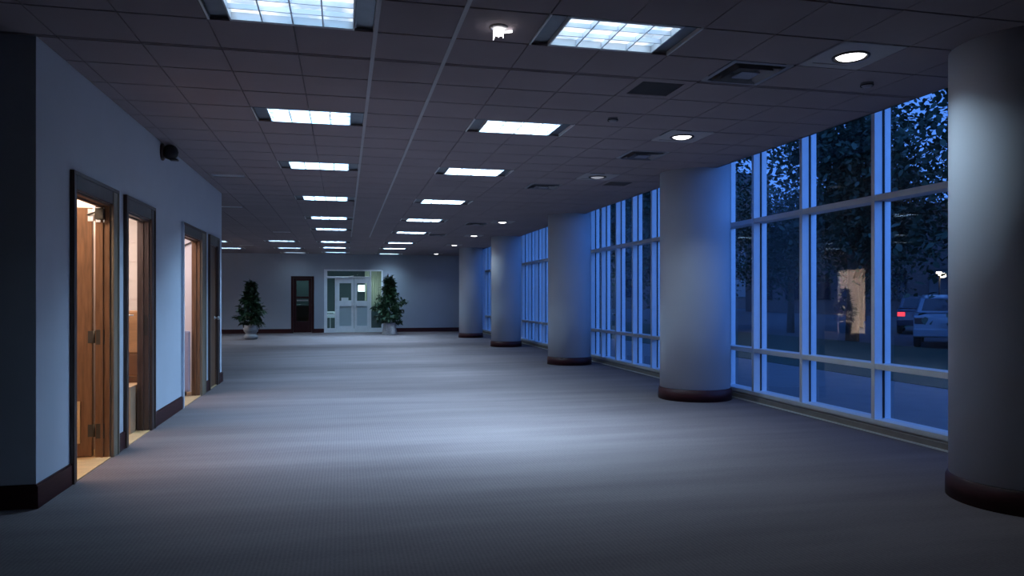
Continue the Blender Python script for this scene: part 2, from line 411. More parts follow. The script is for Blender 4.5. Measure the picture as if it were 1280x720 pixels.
# lit rooms behind the doorways
PART = [Y0+TH, 6.93, 9.02, 10.86, Y1-TH]
w = MB()
for y in PART[1:4]: w.box(-4.6, XL-TH, y-.04, y+.04, 0, 2.62)
w.box(-4.68, -4.6, Y0+TH, Y1-TH, 0, 2.62)
tag(w.build('wall_rooms', M_pink), 'pale partitions of the rooms behind the doorways', 'wall', kind='structure')
f = MB(); f.box(-4.68, XL-TH, Y0+TH, Y1-TH, -.08, .004)
tag(f.build('floor', M_roomfl), 'pale wood floor inside the rooms behind the doorways', 'floor', kind='structure')
f = MB(); f.box(-4.68, XL-TH, Y0+TH, Y1-TH, 2.54, 2.62)
tag(f.build('ceiling', M_white), 'plain white ceiling inside the rooms behind the doorways', 'ceiling', kind='structure')
w = MB(); w.box(-4.6, XL-TH-.002, 8.93, 8.98, 0, 2.54)
for k in range(12):
    w.box(-4.6, XL-TH-.002, 8.922, 8.93, .02+k*.21, .02+k*.21+.203)
tag(w.build('wall_block', M_cream), 'cream block wall seen through the second doorway', 'wall', kind='structure')
# cabinet, box, screen
cabt = thing('storage_cabinet', 'tan storage cabinet with brown drawers behind the second doorway', 'cabinet', (-2.32, 8.25, .004))
MB().box(-.34, .34, -.18, .2, 0, 1.16).build('body', M_tan, cabt, .004)
for z0 in (.30, .52):
    dr = MB().box(-.33, .33, -.196, -.181, z0, z0+.205).build('drawer', M_drawer, cabt, .003)
    MB().box(-.06, .06, -.212, -.197, z0+.09, z0+.115).build('handle', M_silver, dr, .003)
dr = MB().box(-.33, .33, -.196, -.181, .745, 1.15).build('door', M_tan, cabt, .003)
MB().tube([(.17, -.197, 1.12), (.17, -.235, 1.12), (.27, -.24, 1.12)], .009).build('handle', M_silver, dr)
bx = thing('cardboard_box', 'closed cardboard box on the floor inside the second doorway', 'box', (-2.235, 7.80, .004))
MB().box(-.26, .26, -.19, .19, 0, .44).build('body', M_card, bx, .004)
m = MB(); m.box(-.262, .262, -.192, -.002, .441, .447); m.box(-.262, .262, .002, .192, .441, .447); m.build('flap', M_card, bx)
MB().box(-.262, .262, -.03, .03, .4475, .449).build('tape', M_roomfl, bx)
sc_ = thing('padded_screen', 'low lavender-grey padded screen inside the third doorway', 'screen', (-2.24, 10.36, .004))
MB().box(-.27, .27, -.025, .025, .06, .86).build('panel', M_fabric, sc_, .02)
for q in (-.2, .14): MB().box(q, q+.06, -.14, .14, 0, .058).build('foot', M_bronze, sc_, .004)
cd = MB(); cd.tube([(-2.5+.053*k, 10.80, 1.93+.0017*k*k) for k in range(11)], .009)
tag(cd.build('cable', M_bronze), 'dark cable sagging across the pink wall inside the third doorway', 'cable')

def lamp(name, typ, loc, power, col, size=.5, sy=None, spread=PI, rot=(0,0,0)):
    l = bpy.data.lights.new(name, typ); l.energy = power; l.color = col
    if typ == 'AREA':
        l.shape = 'RECTANGLE' if sy else 'SQUARE'; l.size = size
        if sy: l.size_y = sy
        l.spread = spread
    else: l.shadow_soft_size = size
    o = bpy.data.objects.new(name, l); C.objects.link(o); o.location = loc; o.rotation_euler = rot
    return o
WARM = (1, .74, .50); COOL = (.49, .75, 1.0)
lamp('room_light', 'AREA', (-2.55, 6.60, 2.53), 28, WARM, .7, .5)
lamp('room_light', 'AREA', (-2.5, 5.85, 2.53), 34, WARM, .7, .5)
lamp('room_light', 'AREA', (-2.45, 7.6, 2.53), 40, (1, .88, .78), .9, .5)
lamp('room_light', 'AREA', (-2.7, 9.8, 2.53), 34, (1, .90, .85), .9, .5)

# ------------------------------------------------------------------ columns
cols = [(4.27, 3.86, .44), (4.44, 8.79, .445), (4.32, 13.86, .42), (4.22, 19.2, .40), (4.05, 23.8, .385)]
cn = ['widest round white column, cut by the photo edge', 'second round white column, beside the first tall windows', 'third round white column, midway along the windows',
      'fourth round white column from the near end', 'fifth round white column, closest to the end wall']
for i, (x, y, rr) in enumerate(cols):
    t = thing('round_column', cn[i], 'column', (x, y, 0), 0, 'columns along the windows')
    MB().lathe([(rr, .15), (rr, 3.42)], 72).build('shaft', M_col, t)
    MB().lathe([(rr+.018, 0), (rr+.018, .128), (rr+.010, .134), (rr+.010, .142), (rr-.01, .150)], 72).build('base_band', M_base, t)

# ------------------------------------------------------------------ window bays
def bay(idx, y0, y1, mull, label):
    root = struct('window_%d' % idx, label, 'window')
    XF = XW - .115                       # room-side face of the mullions
    for y in mull:
        m = MB(); m.box(XF, XW+.07, y-.024, y+.024, .12, 3.42)
        m.build('mullion', M_alu, root, .003)
        m = MB(); m.box(XW-.022, XW-.006, y-.034, y-.0245, .13, 3.42); m.box(XW-.022, XW-.006, y+.0245, y+.034, .13, 3.42)
        m.build('gasket', M_gasket, root)
    for z0, z1 in ((2.235, 2.295), (.605, .66)):
        m = MB(); e = sorted(mull)
        for p, q in zip(e[:-1], e[1:]): m.box(XF+.004, XW+.06, p+.024, q-.024, z0, z1)
        m.build('transom', M_alu, root, .003)
    m = MB(); m.box(XF-.01, XW+.09, y0, y1, .075, .122); m.box(XF+.02, XW+.09, y0, y1, 0, .075)
    m.build('sill', M_alu, root, .004)
    m = MB(); m.box(XF-.055, XF+.019, y0, y1, .0, .062)
    k = m.build('kick_strip', M_kick, root)
    MB().box(XF-.075, XF-.055, y0, y1, 0, .012).build('floor_edging', M_alu, root)
    MB().box(XW-.005, XW+.005, y0, y1, .122, 3.42).build('glazing', M_glass, root)
    return root
bay(1, 4.35, 9.2, [4.40, 5.10, 6.20, 7.36, 8.36, 9.12], 'tall window bay nearest the camera, mullions bright blue with dusk')
bay(2, 9.2, 14.9, [9.95, 10.75, 11.5, 12.33, 13.15, 13.95, 14.6], 'tall window bay between the second and third columns')
bay(3, 14.9, 20.9, [15.0, 15.9, 16.8, 17.7, 18.5, 19.2, 19.95, 20.7], 'tall window bay between the third and fourth columns')
bay(4, 20.9, 26.9, [21.1, 21.9, 22.8, 23.7, 24.6, 25.5, 26.4], 'tall window bay between the fourth and fifth columns')

# ------------------------------------------------------------------ troffers
def make_troffer(name):
    t = thing(name, '', 'ceiling light', (0, 0, ZC))
    W, D = TX, TY/2                      # half width TX (two tiles), half depth
    LX, LY = .345, D-.030
    m = MB()                             # housing: open-bottomed box
    m.box(-LX-.01, -LX, -D, D, -.002, .10); m.box(LX, LX+.01, -D, D, -.002, .10)
    m.box(-LX, LX, -D, -LY, -.002, .10); m.box(-LX, LX, LY, D, -.002, .10)
    m.box(-W, W, -D, D, .10, .11)
    m.build('housing', M_house, t)
    m = MB(); m.face([(-LX, -LY, .042), (-LX, LY, .042), (LX, LY, .042), (LX, -LY, .042)]); m.build('diffuser', M_diff, t)
    m = MB()
    for k in range(1, 4):
        x = -LX + k*2*LX/4; m.box(x-.004, x+.004, -LY, LY, 0, .034)
    for k in range(1, 3):
        y = -LY + k*2*LY/3; m.box(-LX, LX, y-.004, y+.004, .006, .034)
    m.build('louvre', M_louvre, t)
    for sg in (-1, 1):
        a, b = sorted((sg*(LX+.01), sg*(W-.004)))
        m = MB(); m.box(a, b, -D+.004, D-.004, .022, .034)
        m.face([(a, -D+.004, 0), (b, -D+.004, 0), (b, -D+.03, .022), (a, -D+.03, .022)])
        m.box(a+.004, a+.010, -D+.03, D-.03, .004, .0215)
        m.build('end_pan', M_pan, t)
        x = sg*(W-.008); MB().box(x-.006, x+.006, -D, D, -.003, .03).build('edge_trim', M_bar, t)
    return t
tr0 = make_troffer('ceiling_troffer')
ordn = ['first', 'second', 'third', 'fourth', 'fifth', 'sixth', 'seventh', 'eighth', 'ninth']
powL = [5, 66, 74, 56, 54, 56, 62, 84, 16]
powR = [6, 102, 94, 86, 80, 78, 78, 86, 16]
first = True
for kx, ky, row, i in trof:
    x, y = cell(kx, ky); loc = (x+TX, y+TY/2, ZC)
    if row == 'L': lab = '%s lit troffer from the near end, in the row beside the doorways' % ordn[i]; grp = 'troffers beside the doorways'; p = powL[i]
    elif row == 'R': lab = '%s lit troffer from the near end, in the row towards the columns' % ordn[i]; grp = 'troffers towards the columns'; p = powR[i]
    else:
        p = 3 if ky > 44 else 16; grp = 'troffers over the alcove'
        if i < 3: lab = '%s thin lit troffer above the left potted plant, from the near side' % ordn[i]
        else: lab = 'lit troffer over the side alcove, hidden behind the doorway wall'
    if first: t = tr0; t.location = loc; t['label'] = lab; first = False
    else: t = dup(tr0, loc, lab)
    t['group'] = grp
    lamp('troffer_lamp', 'AREA', (loc[0], loc[1], ZC+.058), p, (.38, .67, 1) if row == 'L' else COOL, .66, .42, math.radians(94 if row == 'R' and i < 2 else 108 if row == 'L' and i < 2 else 114))

# ------------------------------------------------------------------ downlights
def make_down(lensmat):
    t = thing('recessed_downlight', '', 'ceiling light', (0, 0, ZC)); D = TX/2-.006; E_ = TY/2-.006
    m = MB(); seg = 32; R = .105          # square panel with a round hole
    ring = [(R*math.cos(2*PI*k/seg), R*math.sin(2*PI*k/seg)) for k in range(seg)]
    sq = []
    for (cx, cy) in ring:
        s_ = max(abs(cx)/D, abs(cy)/E_); sq.append((cx/s_, cy/s_))
    for k in range(seg):
        j = (k+1) % seg
        m.face([(*ring[k], -.002), (*sq[k], -.002), (*sq[j], -.002), (*ring[j], -.002)])
    cn_ = [(-D, -E_), (D, -E_), (D, E_), (-D, E_)]
    for (cx, cy) in cn_:
        nb = sorted(range(seg), key=lambda k: (sq[k][0]-cx)**2+(sq[k][1]-cy)**2)[:2]
        m.face([(cx, cy, -.002), (*sq[nb[0]], -.002), (*sq[nb[1]], -.002)])
    m.box(-.17, .10, .165, .172, -.006, -.002)
    m.build('panel', M_panel, t)
    MB().lathe([(.120, -.002), (.118, -.010), (.104, -.012), (.100, .02), (.096, .05)], 40, caps=False).build('ring', M_bronze, t)
    MB().lathe([(0, -.024), (.05, -.020), (.085, -.009), (.098, .006), (.098, .016), (0, .016)], 32).build('lens', lensmat, t)
    return t
dlab = ['brightest round downlight, above the nearest tall windows', 'round downlight in front of the second column top', 'dim round downlight with a bright rim, switched low',
        'small round downlight beyond the dim one', 'fifth round downlight from the near end', 'sixth round downlight from the near end', 'farthest round downlight, close to the end wall']
dA = make_down(M_dlens); dB = make_down(M_dim)
for i, (kx, ky) in enumerate(DOWN):
    x, y = cell(kx, ky); loc = (x+TX/2, y+TY/2, ZC)
    if i == 0: t = dA; t.location = loc; t['label'] = dlab[i]
    elif i == 2: t = dB; t.location = loc; t['label'] = dlab[i]
    else: t = dup(dA, loc, dlab[i])
    t['group'] = 'round downlights by the windows'
    if i != 2: lamp('downlight_lamp', 'AREA', (loc[0], loc[1], ZC-.028), (7.0, 15.0)[i] if i < 2 else 3.0, (.62, .82, 1), .14, .14, math.radians(132 if i < 2 else 110))

# ------------------------------------------------------------------ air diffusers, return grilles, slot vents
def make_diffuser():
    t = thing('air_diffuser', '', 'air vent', (0, 0, ZC)); D, E_ = TX/2-.006, TY/2-.006
    def ringf(m, a, b, z0, z1):
        A = [(-a*D, -a*E_, z0), (a*D, -a*E_, z0), (a*D, a*E_, z0), (-a*D, a*E_, z0)]
        B = [(-b*D, -b*E_, z1), (b*D, -b*E_, z1), (b*D, b*E_, z1), (-b*D, b*E_, z1)]
        for k in range(4):
            j = (k+1) % 4; m.face([A[k], A[j], B[j], B[k]])
    m = MB(); ringf(m, 1, .84, 0, 0); ringf(m, .84, .80, 0, .05); m.build('frame', M_vent, t)
    m = MB()
    for a in (.76, .58): ringf(m, a, a-.10, -.012, .035); ringf(m, a-.1, a, .037, -.009)
    m.build('vane', M_vent, t)
    MB().box(-.30*D, .30*D, -.30*E_, .30*E_, -.014, -.006).build('centre_plate', M_vent, t)
    MB().box(-D, D, -E_, E_, .055, .06).build('duct', M_duct, t)
    return t
vA = make_diffuser()
vlab = ['square air diffuser beside the brightest downlight', 'square air diffuser just before the second column', 'square air diffuser beside the dim downlight',
        'thin-looking air diffuser near the fourth troffer pair', 'farthest air diffuser, by the small downlights']
for i, (kx, ky) in enumerate(DIFF):
    x, y = cell(kx, ky); loc = (x+TX/2, y+TY/2, ZC)
    if i == 0: t = vA; t.location = loc; t['label'] = vlab[0]
    else: t = dup(vA, loc, vlab[i])
    t['group'] = 'square air diffusers'
def make_return():
    t = thing('return_grille', '', 'air vent', (0, 0, ZC)); D, E_ = TX/2-.006, TY/2-.006; i_ = .17
    m = MB(); m.box(-D, D, -E_, -i_, -.001, .008); m.box(-D, D, i_, E_, -.001, .008); m.box(-D, -i_, -i_, i_, -.001, .008); m.box(i_, D, -i_, i_, -.001, .008)
    m.build('frame', M_tile, t)
    m = MB()
    for k in range(17):
        y = -i_ + .01 + k*.02; m.box(-i_, i_, y-.003, y+.003, .002, .016)
    m.build('grille', M_duct, t)
    MB().box(-i_, i_, -i_, i_, .03, .035).build('duct', M_duct, t)
    return t
rA = make_return()
for i, (kx, ky) in enumerate(RET):
    x, y = cell(kx, ky); loc = (x+TX/2, y+TY/2, ZC); lab = ['dark square return grille beyond the first column-side troffer', 'dark grille added as ceiling shade in front of the third column'][i]
    if i == 0: t = rA; t.location = loc; t['label'] = lab
    else: t = dup(rA, loc, lab)
    t['group'] = 'return grilles'
def make_slot():
    t = thing('slot_vent', '', 'air vent', (0, 0, ZC)); D, E_ = TX/2-.006, TY/2-.006
    m = MB(); m.box(-D, D, -E_, -.10, -.001, .008); m.box(-D, D, .10, E_, -.001, .008); m.box(-D, -D+.03, -.10, .10, -.001, .008); m.box(D-.03, D, -.10, .10, -.001, .008)
    m.build('frame', M_tile, t)
    m = MB()
    for y in (-.05, 0, .05): m.box(-D+.03, D-.03, y-.006, y+.006, -.003, .02)
    m.build('blade', M_bar, t); MB().box(-D, D, -.11, .11, .03, .035).build('duct', M_dark, t)
    return t
sA = make_slot()
slab_ = ['slot vent by the wall, above the third doorway', 'slot vent above the corner after the last doorway', 'slot vent left of the fifth doorway-side troffer', 'farthest slot vent, over the alcove']
for i, (kx, ky) in enumerate(SLOT):
    x, y = cell(kx, ky); loc = (x+TX/2, y+TY/2, ZC)
    if i == 0: t = sA; t.location = loc; t['label'] = slab_[0]
    else: t = dup(sA, loc, slab_[i])
    t['group'] = 'slot vents'

# smoke detectors, small spotlight, wall camera
sdl = ['small round smoke detector between the second troffer and the downlights', 'small round smoke detector by the window strip, near the first column']
def make_det(loc, lab):
    t = thing('smoke_detector', lab, 'smoke detector', loc, 0, 'smoke detectors')
    MB().lathe([(0, -.032), (.030, -.030), (.042, -.018), (.045, -.0)], 24).build('body', M_vent, t)
    MB().lathe([(.047, -.022), (.047, -.014)], 24, caps=False).build('vent_ring', M_dark, t)
    return t
sd = make_det((2.36, 6.26, ZC), sdl[0]); dup(sd, (3.84, 4.81, ZC), sdl[1])

sp = thing('ceiling_spotlight', 'tiny glowing white spotlight between the two nearest troffers', 'ceiling light', (.90, 4.30, ZC))
MB().lathe([(.055, 0), (.055, -.006), (.03, -.012), (0, -.012)], 24).build('base', M_white, sp)
MB().lathe([(0, -.055), (.022, -.050), (.034, -.034), (.030, -.018), (.012, -.012)], 20).build('bulb', M_spot, sp)
m = MB()
for a in (2.6, 3.6, 4.5, 5.4):
    m.tube([(.028*math.cos(a), .028*math.sin(a), -.03), (.034*math.cos(a), .034*math.sin(a), -.075)], .006, 6, r1=.002)
m.tube([(.02, 0, -.03), (.085, .02, -.012)], .008, 8); m.build('arm', M_spot, sp)

cam_w = thing('security_camera', 'black dome security camera high on the doorway wall', 'camera', (XL, 8.3, 2.82))
cam_w.scale = (.8, .8, .9)
MB().lathe([(.0, .0), (.10, .0), (.10, .02), (.085, .032), (0, .032)], 28, M=Matrix.Rotation(PI/2, 4, 'Y')).build('mounting_plate', M_maroon, cam_w)
MB().lathe([(.045, .033), (.075, .05), (.088, .09), (.086, .13), (.07, .17), (.04, .195), (0, .205)], 28, M=Matrix.Rotation(PI/2, 4, 'Y')).build('dome', M_black, cam_w)
MB().box(.10, .20, -.05, .05, -.095, -.078).build('lens_visor', M_black, cam_w, .004)

# pale cord on the carpet
cd = MB(); cd.tube([(3.39+.055*k, 3.02-.05*k-.012*k*math.sin(k*.8), .006) for k in range(7)], .004)
tag(cd.build('floor_cord', M_cord), 'short pale cord lying on the carpet below the widest column', 'cord')

# ------------------------------------------------------------------ end wall: mahogany door, glazed entrance, rooms behind
rd = struct('door_5', 'dark mahogany door with two glass lites on the end wall', 'door')
m = MB(); m.box(RX0-.02, RX0+.06, YF-.02, YF+.06, 0, RZ+.0); m.box(RX1-.06, RX1+.02, YF-.02, YF+.06, 0, RZ); m.box(RX0+.06, RX1-.06, YF-.02, YF+.06, RZ-.07, RZ)
m.build('frame', M_red, rd, .004)
x0, x1 = RX0+.065, RX1-.065; y0, y1 = YF+.0, YF+.045
m = MB(); m.box(x0, x0+.11, y0, y1, .01, RZ-.075); m.box(x1-.11, x1, y0, y1, .01, RZ-.075)
m.box(x0+.11, x1-.11, y0, y1, .01, .42); m.box(x0+.11, x1-.11, y0, y1, 1.26, 1.34); m.box(x0+.11, x1-.11, y0, y1, 1.92, RZ-.075)
lf = m.build('door_leaf', M_red, rd, .004)
m = MB(); m.box(x0+.11, x1-.11, y0+.018, y0+.026, .42, 1.26); m.box(x0+.11, x1-.11, y0+.018, y0+.026, 1.34, 1.92); m.build('glazing', M_glass2, lf)
MB().box(x0+.12, x1-.12, y0-.03, y0-.012, 1.17, 1.22).build('push_bar', M_silver, lf)

en = struct('door_6', 'white framed glazed entrance with double doors on the end wall', 'entrance')
m = MB(); P = .045; ey0, ey1 = YF-.01, YF+.08
m.box(EX0-.06, EX0+.05, ey0-.03, ey1, 0, EZ+.02)
m.box(EX1-.04, EX1+.01, ey0, ey1, 0, EZ); m.box(EX0+.05, EX1-.04, ey0, ey1, EZ-.035, EZ+.02)
DX0, DXM, DX1 = -.27, .37, .95
m.box(EX0+.05, DX1+.03, ey0, ey1, 2.02, 2.09)
m.box(DX0-.06, DX0, ey0, ey1, 0, 2.02); m.box(DX1, DX1+.05, ey0, ey1, 0, EZ-.035)
m.box(EX0+.05, DX0-.06, ey0, ey1, 0, .16); m.box(DX1+.05, EX1-.04, ey0, ey1, 0, .16)
m.box(EX0+.05, DX0-.06, ey0+.01, ey1-.01, .62, .66)
m.build('frame', M_entr, en, .003)
m = MB(); yy = YF+.035
m.box(EX0+.05, DX0-.06, yy, yy+.008, .66, 2.02); m.box(EX0+.05, DX0-.06, yy, yy+.008, .16, .62); m.box(DX1+.05, EX1-.04, yy, yy+.008, .16, EZ-.035); m.box(EX0+.05, DX1, yy, yy+.008, 2.09, EZ-.035)
m.build('glazing', M_glass2, en)
for (a, b, hx) in ((DX0+.005, DXM-.006, DXM-.07), (DXM+.006, DX1-.005, DXM+.07)):
    m = MB(); q = .10
    m.box(a, a+q, ey0+.01, ey1-.02, .01, 2.01); m.box(b-q, b, ey0+.01, ey1-.02, .01, 2.01)
    m.box(a+q, b-q, ey0+.01, ey1-.02, .01, .24); m.box(a+q, b-q, ey0+.01, ey1-.02, .98, 1.18); m.box(a+q, b-q, ey0+.01, ey1-.02, 1.84, 2.01)
    lf = m.build('door_leaf', M_entr, en, .003)
    MB().box(a+q, b-q, yy, yy+.008, .24, .98).build('lower_glazing', M_frost, lf); MB().box(a+q, b-q, yy, yy+.008, 1.18, 1.84).build('glazing', M_glass2, lf)
    MB().tube([(hx, ey0+.01, .82), (hx, ey0-.04, .84), (hx, ey0-.04, 1.12), (hx, ey0+.01, 1.14)], .012).build('pull_handle', M_silver, lf)
m = MB(); m.box(-.10, .16, yy-.008, yy-.003, 1.10, 1.30); m.box(.12, .29, yy-.008, yy-.003, 1.02, 1.20)
tag(m.build('notice_sheet', M_paper), 'white paper notices taped on the left entrance door', 'notice')
m = MB(); m.box(EX0+.06, -.02, YF-.10, YF-.025, 2.03, 2.075); m.tube([(-.05, YF-.06, 2.05), (.35, YF-.09, 2.10)], .012)
m.build('door_closer', M_entr, en, .003)

# lobby beyond the entrance
LB = 31.6
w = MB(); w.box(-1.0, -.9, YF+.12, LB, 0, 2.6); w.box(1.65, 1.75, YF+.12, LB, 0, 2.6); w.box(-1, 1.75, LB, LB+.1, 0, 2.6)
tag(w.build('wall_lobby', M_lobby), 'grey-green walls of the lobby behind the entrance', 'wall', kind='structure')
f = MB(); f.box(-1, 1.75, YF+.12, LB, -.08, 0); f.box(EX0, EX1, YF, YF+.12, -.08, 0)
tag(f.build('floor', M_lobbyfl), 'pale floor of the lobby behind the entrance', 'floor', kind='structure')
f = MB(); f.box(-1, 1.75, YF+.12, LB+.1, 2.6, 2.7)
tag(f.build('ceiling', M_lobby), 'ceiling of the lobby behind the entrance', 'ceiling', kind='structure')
cu = MB()
for k in range(10):
    x = .86 + k*.078; cu.lathe([(.042, .75), (.042, 2.45)], 10, c=(x, LB-1.3 + .02*(k % 2), 0))
tag(cu.build('curtain', M_olive), 'olive curtain hanging behind the right glass of the entrance', 'curtain')
bxx = thing('wall_mailbox', 'white box on a stand behind the left glass of the entrance', 'box', (-.52, 29.3, 0))
MB().box(-.17, .17, -.1, .1, .52, .76).build('body', M_paper, bxx, .01)
MB().tube([(0, 0, 0), (0, 0, .52)], .025).build('stand', M_silver, bxx)
MB().lathe([(.12, 0), (.12, .015), (0, .02)], 20).build('base', M_silver, bxx)
MB().box(-.12, .12, -.105, -.1005, .68, .70).build('slot', M_black, bxx)
lp = thing('door_reflection', 'small glowing panel imitating a white reflection in the right entrance door', 'lamp', (.72, 31.4, 1.68))
MB().box(-.14, .14, -.03, .03, -.12, .14).build('lens', M_reflglow, lp, .01)  # added glowing panel in its box imitates a reflection in the door glass
MB().box(-.16, .16, .031, .195, -.14, .16).build('housing', M_white, lp)
lamp('lobby_light', 'AREA', (.3, 28.75, 2.59), 55, (.80, .93, 1), 1.2, .5)
# dim room behind the mahogany door
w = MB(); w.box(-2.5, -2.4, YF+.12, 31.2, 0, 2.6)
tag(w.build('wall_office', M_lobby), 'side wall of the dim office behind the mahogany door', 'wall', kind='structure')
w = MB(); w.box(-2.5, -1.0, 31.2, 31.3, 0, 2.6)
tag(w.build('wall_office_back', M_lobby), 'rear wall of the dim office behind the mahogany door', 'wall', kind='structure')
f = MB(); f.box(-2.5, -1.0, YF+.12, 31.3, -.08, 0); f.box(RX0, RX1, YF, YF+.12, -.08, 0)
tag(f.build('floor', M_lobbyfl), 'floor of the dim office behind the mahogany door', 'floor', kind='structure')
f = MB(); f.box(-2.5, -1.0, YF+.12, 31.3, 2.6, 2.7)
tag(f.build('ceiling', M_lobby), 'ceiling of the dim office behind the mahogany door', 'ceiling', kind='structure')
sh = thing('side_counter', 'pale counter seen through the mahogany door', 'counter', (-1.55, 30.1, 0))
MB().box(-.4, .4, -.3, .3, .98, 1.03).build('top', M_paper, sh, .004); MB().box(-.36, .36, -.22, .28, 0, .98).build('body', M_drawer, sh)
lamp('office_light', 'AREA', (-1.8, 30.3, 2.59), 9, (.70, .95, .95), .6, .6)
# lit side room off the alcove
w = MB(); w.box(-10.6, -10.5, 21.5, 26, 0, 2.6); w.box(-10.5, XA-.1, 21.4, 21.5, 0, 2.6); w.box(-10.5, XA-.1, 25.9, 26, 0, 2.6); w.box(-10.6, XA-.1, 21.4, 26, 2.6, 2.7); w.box(-10.6, XA, 21.4, 26, -.08, 0)
tag(w.build('wall_annex', M_cream), 'cream walls of the lit room off the alcove', 'wall', kind='structure')
lamp('annex_light', 'AREA', (-9.2, 23.7, 2.59), 420, (.95, .93, .88), 1.2, 1.2)

# ------------------------------------------------------------------ potted plants
def leaf_shape(m, p, d, up, L, W, bend=.3):
    d = d.normalized(); s = d.cross(up)
    if s.length < 1e-3: s = Vector((1, 0, 0))
    s.normalize(); n = s.cross(d)
    pts = []
    q = lambda t, w_: p + d*(L*t) + s*(W*w_) - n*(L*bend*t*t)
    b = len(m.v)
    for t, w_ in ((0, 0), (.35, .5), (.7, .38), (1, 0), (.7, -.38), (.35, -.5)): m.v.append(tuple(q(t, w_)))
    m.f.append((b, b+1, b+2, b+3)); m.f.append((b, b+3, b+4, b+5)); m.m += [0, 0]; m.sm += [True, True]
def plant(loc, label, potmesh, potmat, z0, z1, R, n, seed):
    rnd = random.Random(seed)
    t = thing('potted_plant', label, 'plant', loc)
    potmesh.build('pot', potmat, t)
    m = MB(); m.tube([(0, 0, z0-.16), (.02, -.01, z0+.3), (-.02, .02, z1-.2)], .03, 8, r1=.008)
    br = []
    for k in range(34):
        u = k/33; z = z0 + .05 + (z1-z0-.14)*u
        prof = R*(.55 + .45*math.sin(PI*min(1, u*1.25+.18)))*(1 - .82*max(0, u-.25)/.75) * rnd.uniform(.75, 1.12)
        a = k*2.4 + rnd.uniform(-.4, .4); e = Vector((prof*math.cos(a), prof*math.sin(a), z + prof*rnd.uniform(-.05, .35)))
        s0 = Vector((0, 0, z-.05)); mid = s0.lerp(e, .5) + Vector((0, 0, .04)); br.append((s0, mid, e))
        m.tube([s0, mid, e], .008, 5, r1=.003)
    m.build('stem', M_bark, t)
    m = MB()
    for k in range(n):
        s0, mid, e = br[rnd.randrange(len(br))]; q = rnd.uniform(.25, 1.05)
        p = s0.lerp(mid, q*2) if q < .5 else mid.lerp(e, q*2-1)
        p = p + Vector((rnd.gauss(0, .035), rnd.gauss(0, .035), rnd.gauss(0, .035)))
        d = Vector((p.x, p.y, 0)).normalized()*.6 + Vector((rnd.gauss(0, .6), rnd.gauss(0, .6), rnd.gauss(-.1, .5)))
        leaf_shape(m, p, d, Vector((rnd.gauss(0, .3), rnd.gauss(0, .3), 1)), rnd.uniform(.12, .19), rnd.uniform(.06, .095))
    m.build('foliage', M_leaf, t)
    return t
p1 = MB().lathe([(.17, 0), (.205, .03), (.215, .10), (.19, .13), (.165, .16), (.165, .20), (.21, .25), (.225, .33), (.20, .40), (.20, .44), (.18, .44), (.17, .40), (0, .39)], 32)
plant((-2.83, 24.2, 0), 'bushy potted plant in a banded pot, left of the mahogany door', p1, M_pot1, .44, 1.82, .41, 1400, 3)
p2 = MB().lathe([(.27, 0), (.275, .02), (.20, .38), (.205, .41), (.18, .41), (.17, .37), (0, .36)], 32)
plant((1.57, 26.3, 0), 'tall potted tree in a tapered grey planter by the entrance', p2, M_pot2, .38, 2.06, .59, 2200, 8)
# tall plant and two chairs' worth of dark shapes stay out; a dark planter stands in the lit opening of the alcove
p3 = MB().lathe([(.2, 0), (.24, .4), (.22, .4), (0, .38)], 24)
plant((-7.6, 23.5, 0), 'dark bushy plant before the lit opening, seen only mirrored in the glass', p3, M_black, .40, 1.7, .42, 500, 21)

# ------------------------------------------------------------------ outside
def gnd(name, x0, x1, z, m_, label, cat):
    b = MB(); b.box(x0, x1, -30, 150, z-.3, z); return tag(b.build(name, m_), label, cat, kind='structure')
gnd('ground_path', XW+.09, 8.85, -.08, M_walk, 'pale concrete path outside the windows', 'path')
gnd('ground_lawn', 8.85, 15.5, -.07, M_grass, 'dark lawn beyond the path', 'lawn')
gnd('ground_road', 15.5, 90, -.12, M_road, 'asphalt road beyond the lawn', 'road')
def tree(x, y, h, R, n, seed, label):
    rnd = random.Random(seed)
    t = thing('street_tree', label, 'tree', (x, y, -.1), 0, 'trees outside the windows')
    m = MB(); m.tube([(0, 0, 0), (.05, .03, h*.25), (-.05, 0, h*.5), (.03, .05, h*.8)], .22, 10, r1=.05)
    cl = []
    for k in range(26):
        a = rnd.uniform(0, 2*PI); u = rnd.uniform(-1, 1); q = rnd.random()**.4
        c = Vector((R*q*math.cos(a)*math.sqrt(1-u*u), R*q*math.sin(a)*math.sqrt(1-u*u), h*.60 + h*.38*q*u)); cl.append((c, rnd.uniform(.5, 1.0)*R*.36))
        s0 = Vector((0, 0, max(h*.22, c.z - abs(c.x) - abs(c.y))))
        m.tube([s0, s0.lerp(c, .5) + Vector((0, 0, .2)), c], .05, 5, r1=.012)
    m.build('trunk', M_bark, t)
    m = MB()
    for k in range(n):
        c, s = cl[rnd.randrange(len(cl))]
        p = c + Vector((rnd.gauss(0, s), rnd.gauss(0, s), rnd.gauss(0, s*.8)))
        leaf_shape(m, p, Vector((rnd.gauss(0, 1), rnd.gauss(0, 1), rnd.gauss(-.2, .6))), Vector((rnd.gauss(0, .6), rnd.gauss(0, .6), 1)), rnd.uniform(.14, .25), rnd.uniform(.09, .15))
    m.build('crown', M_tree, t)
    return t
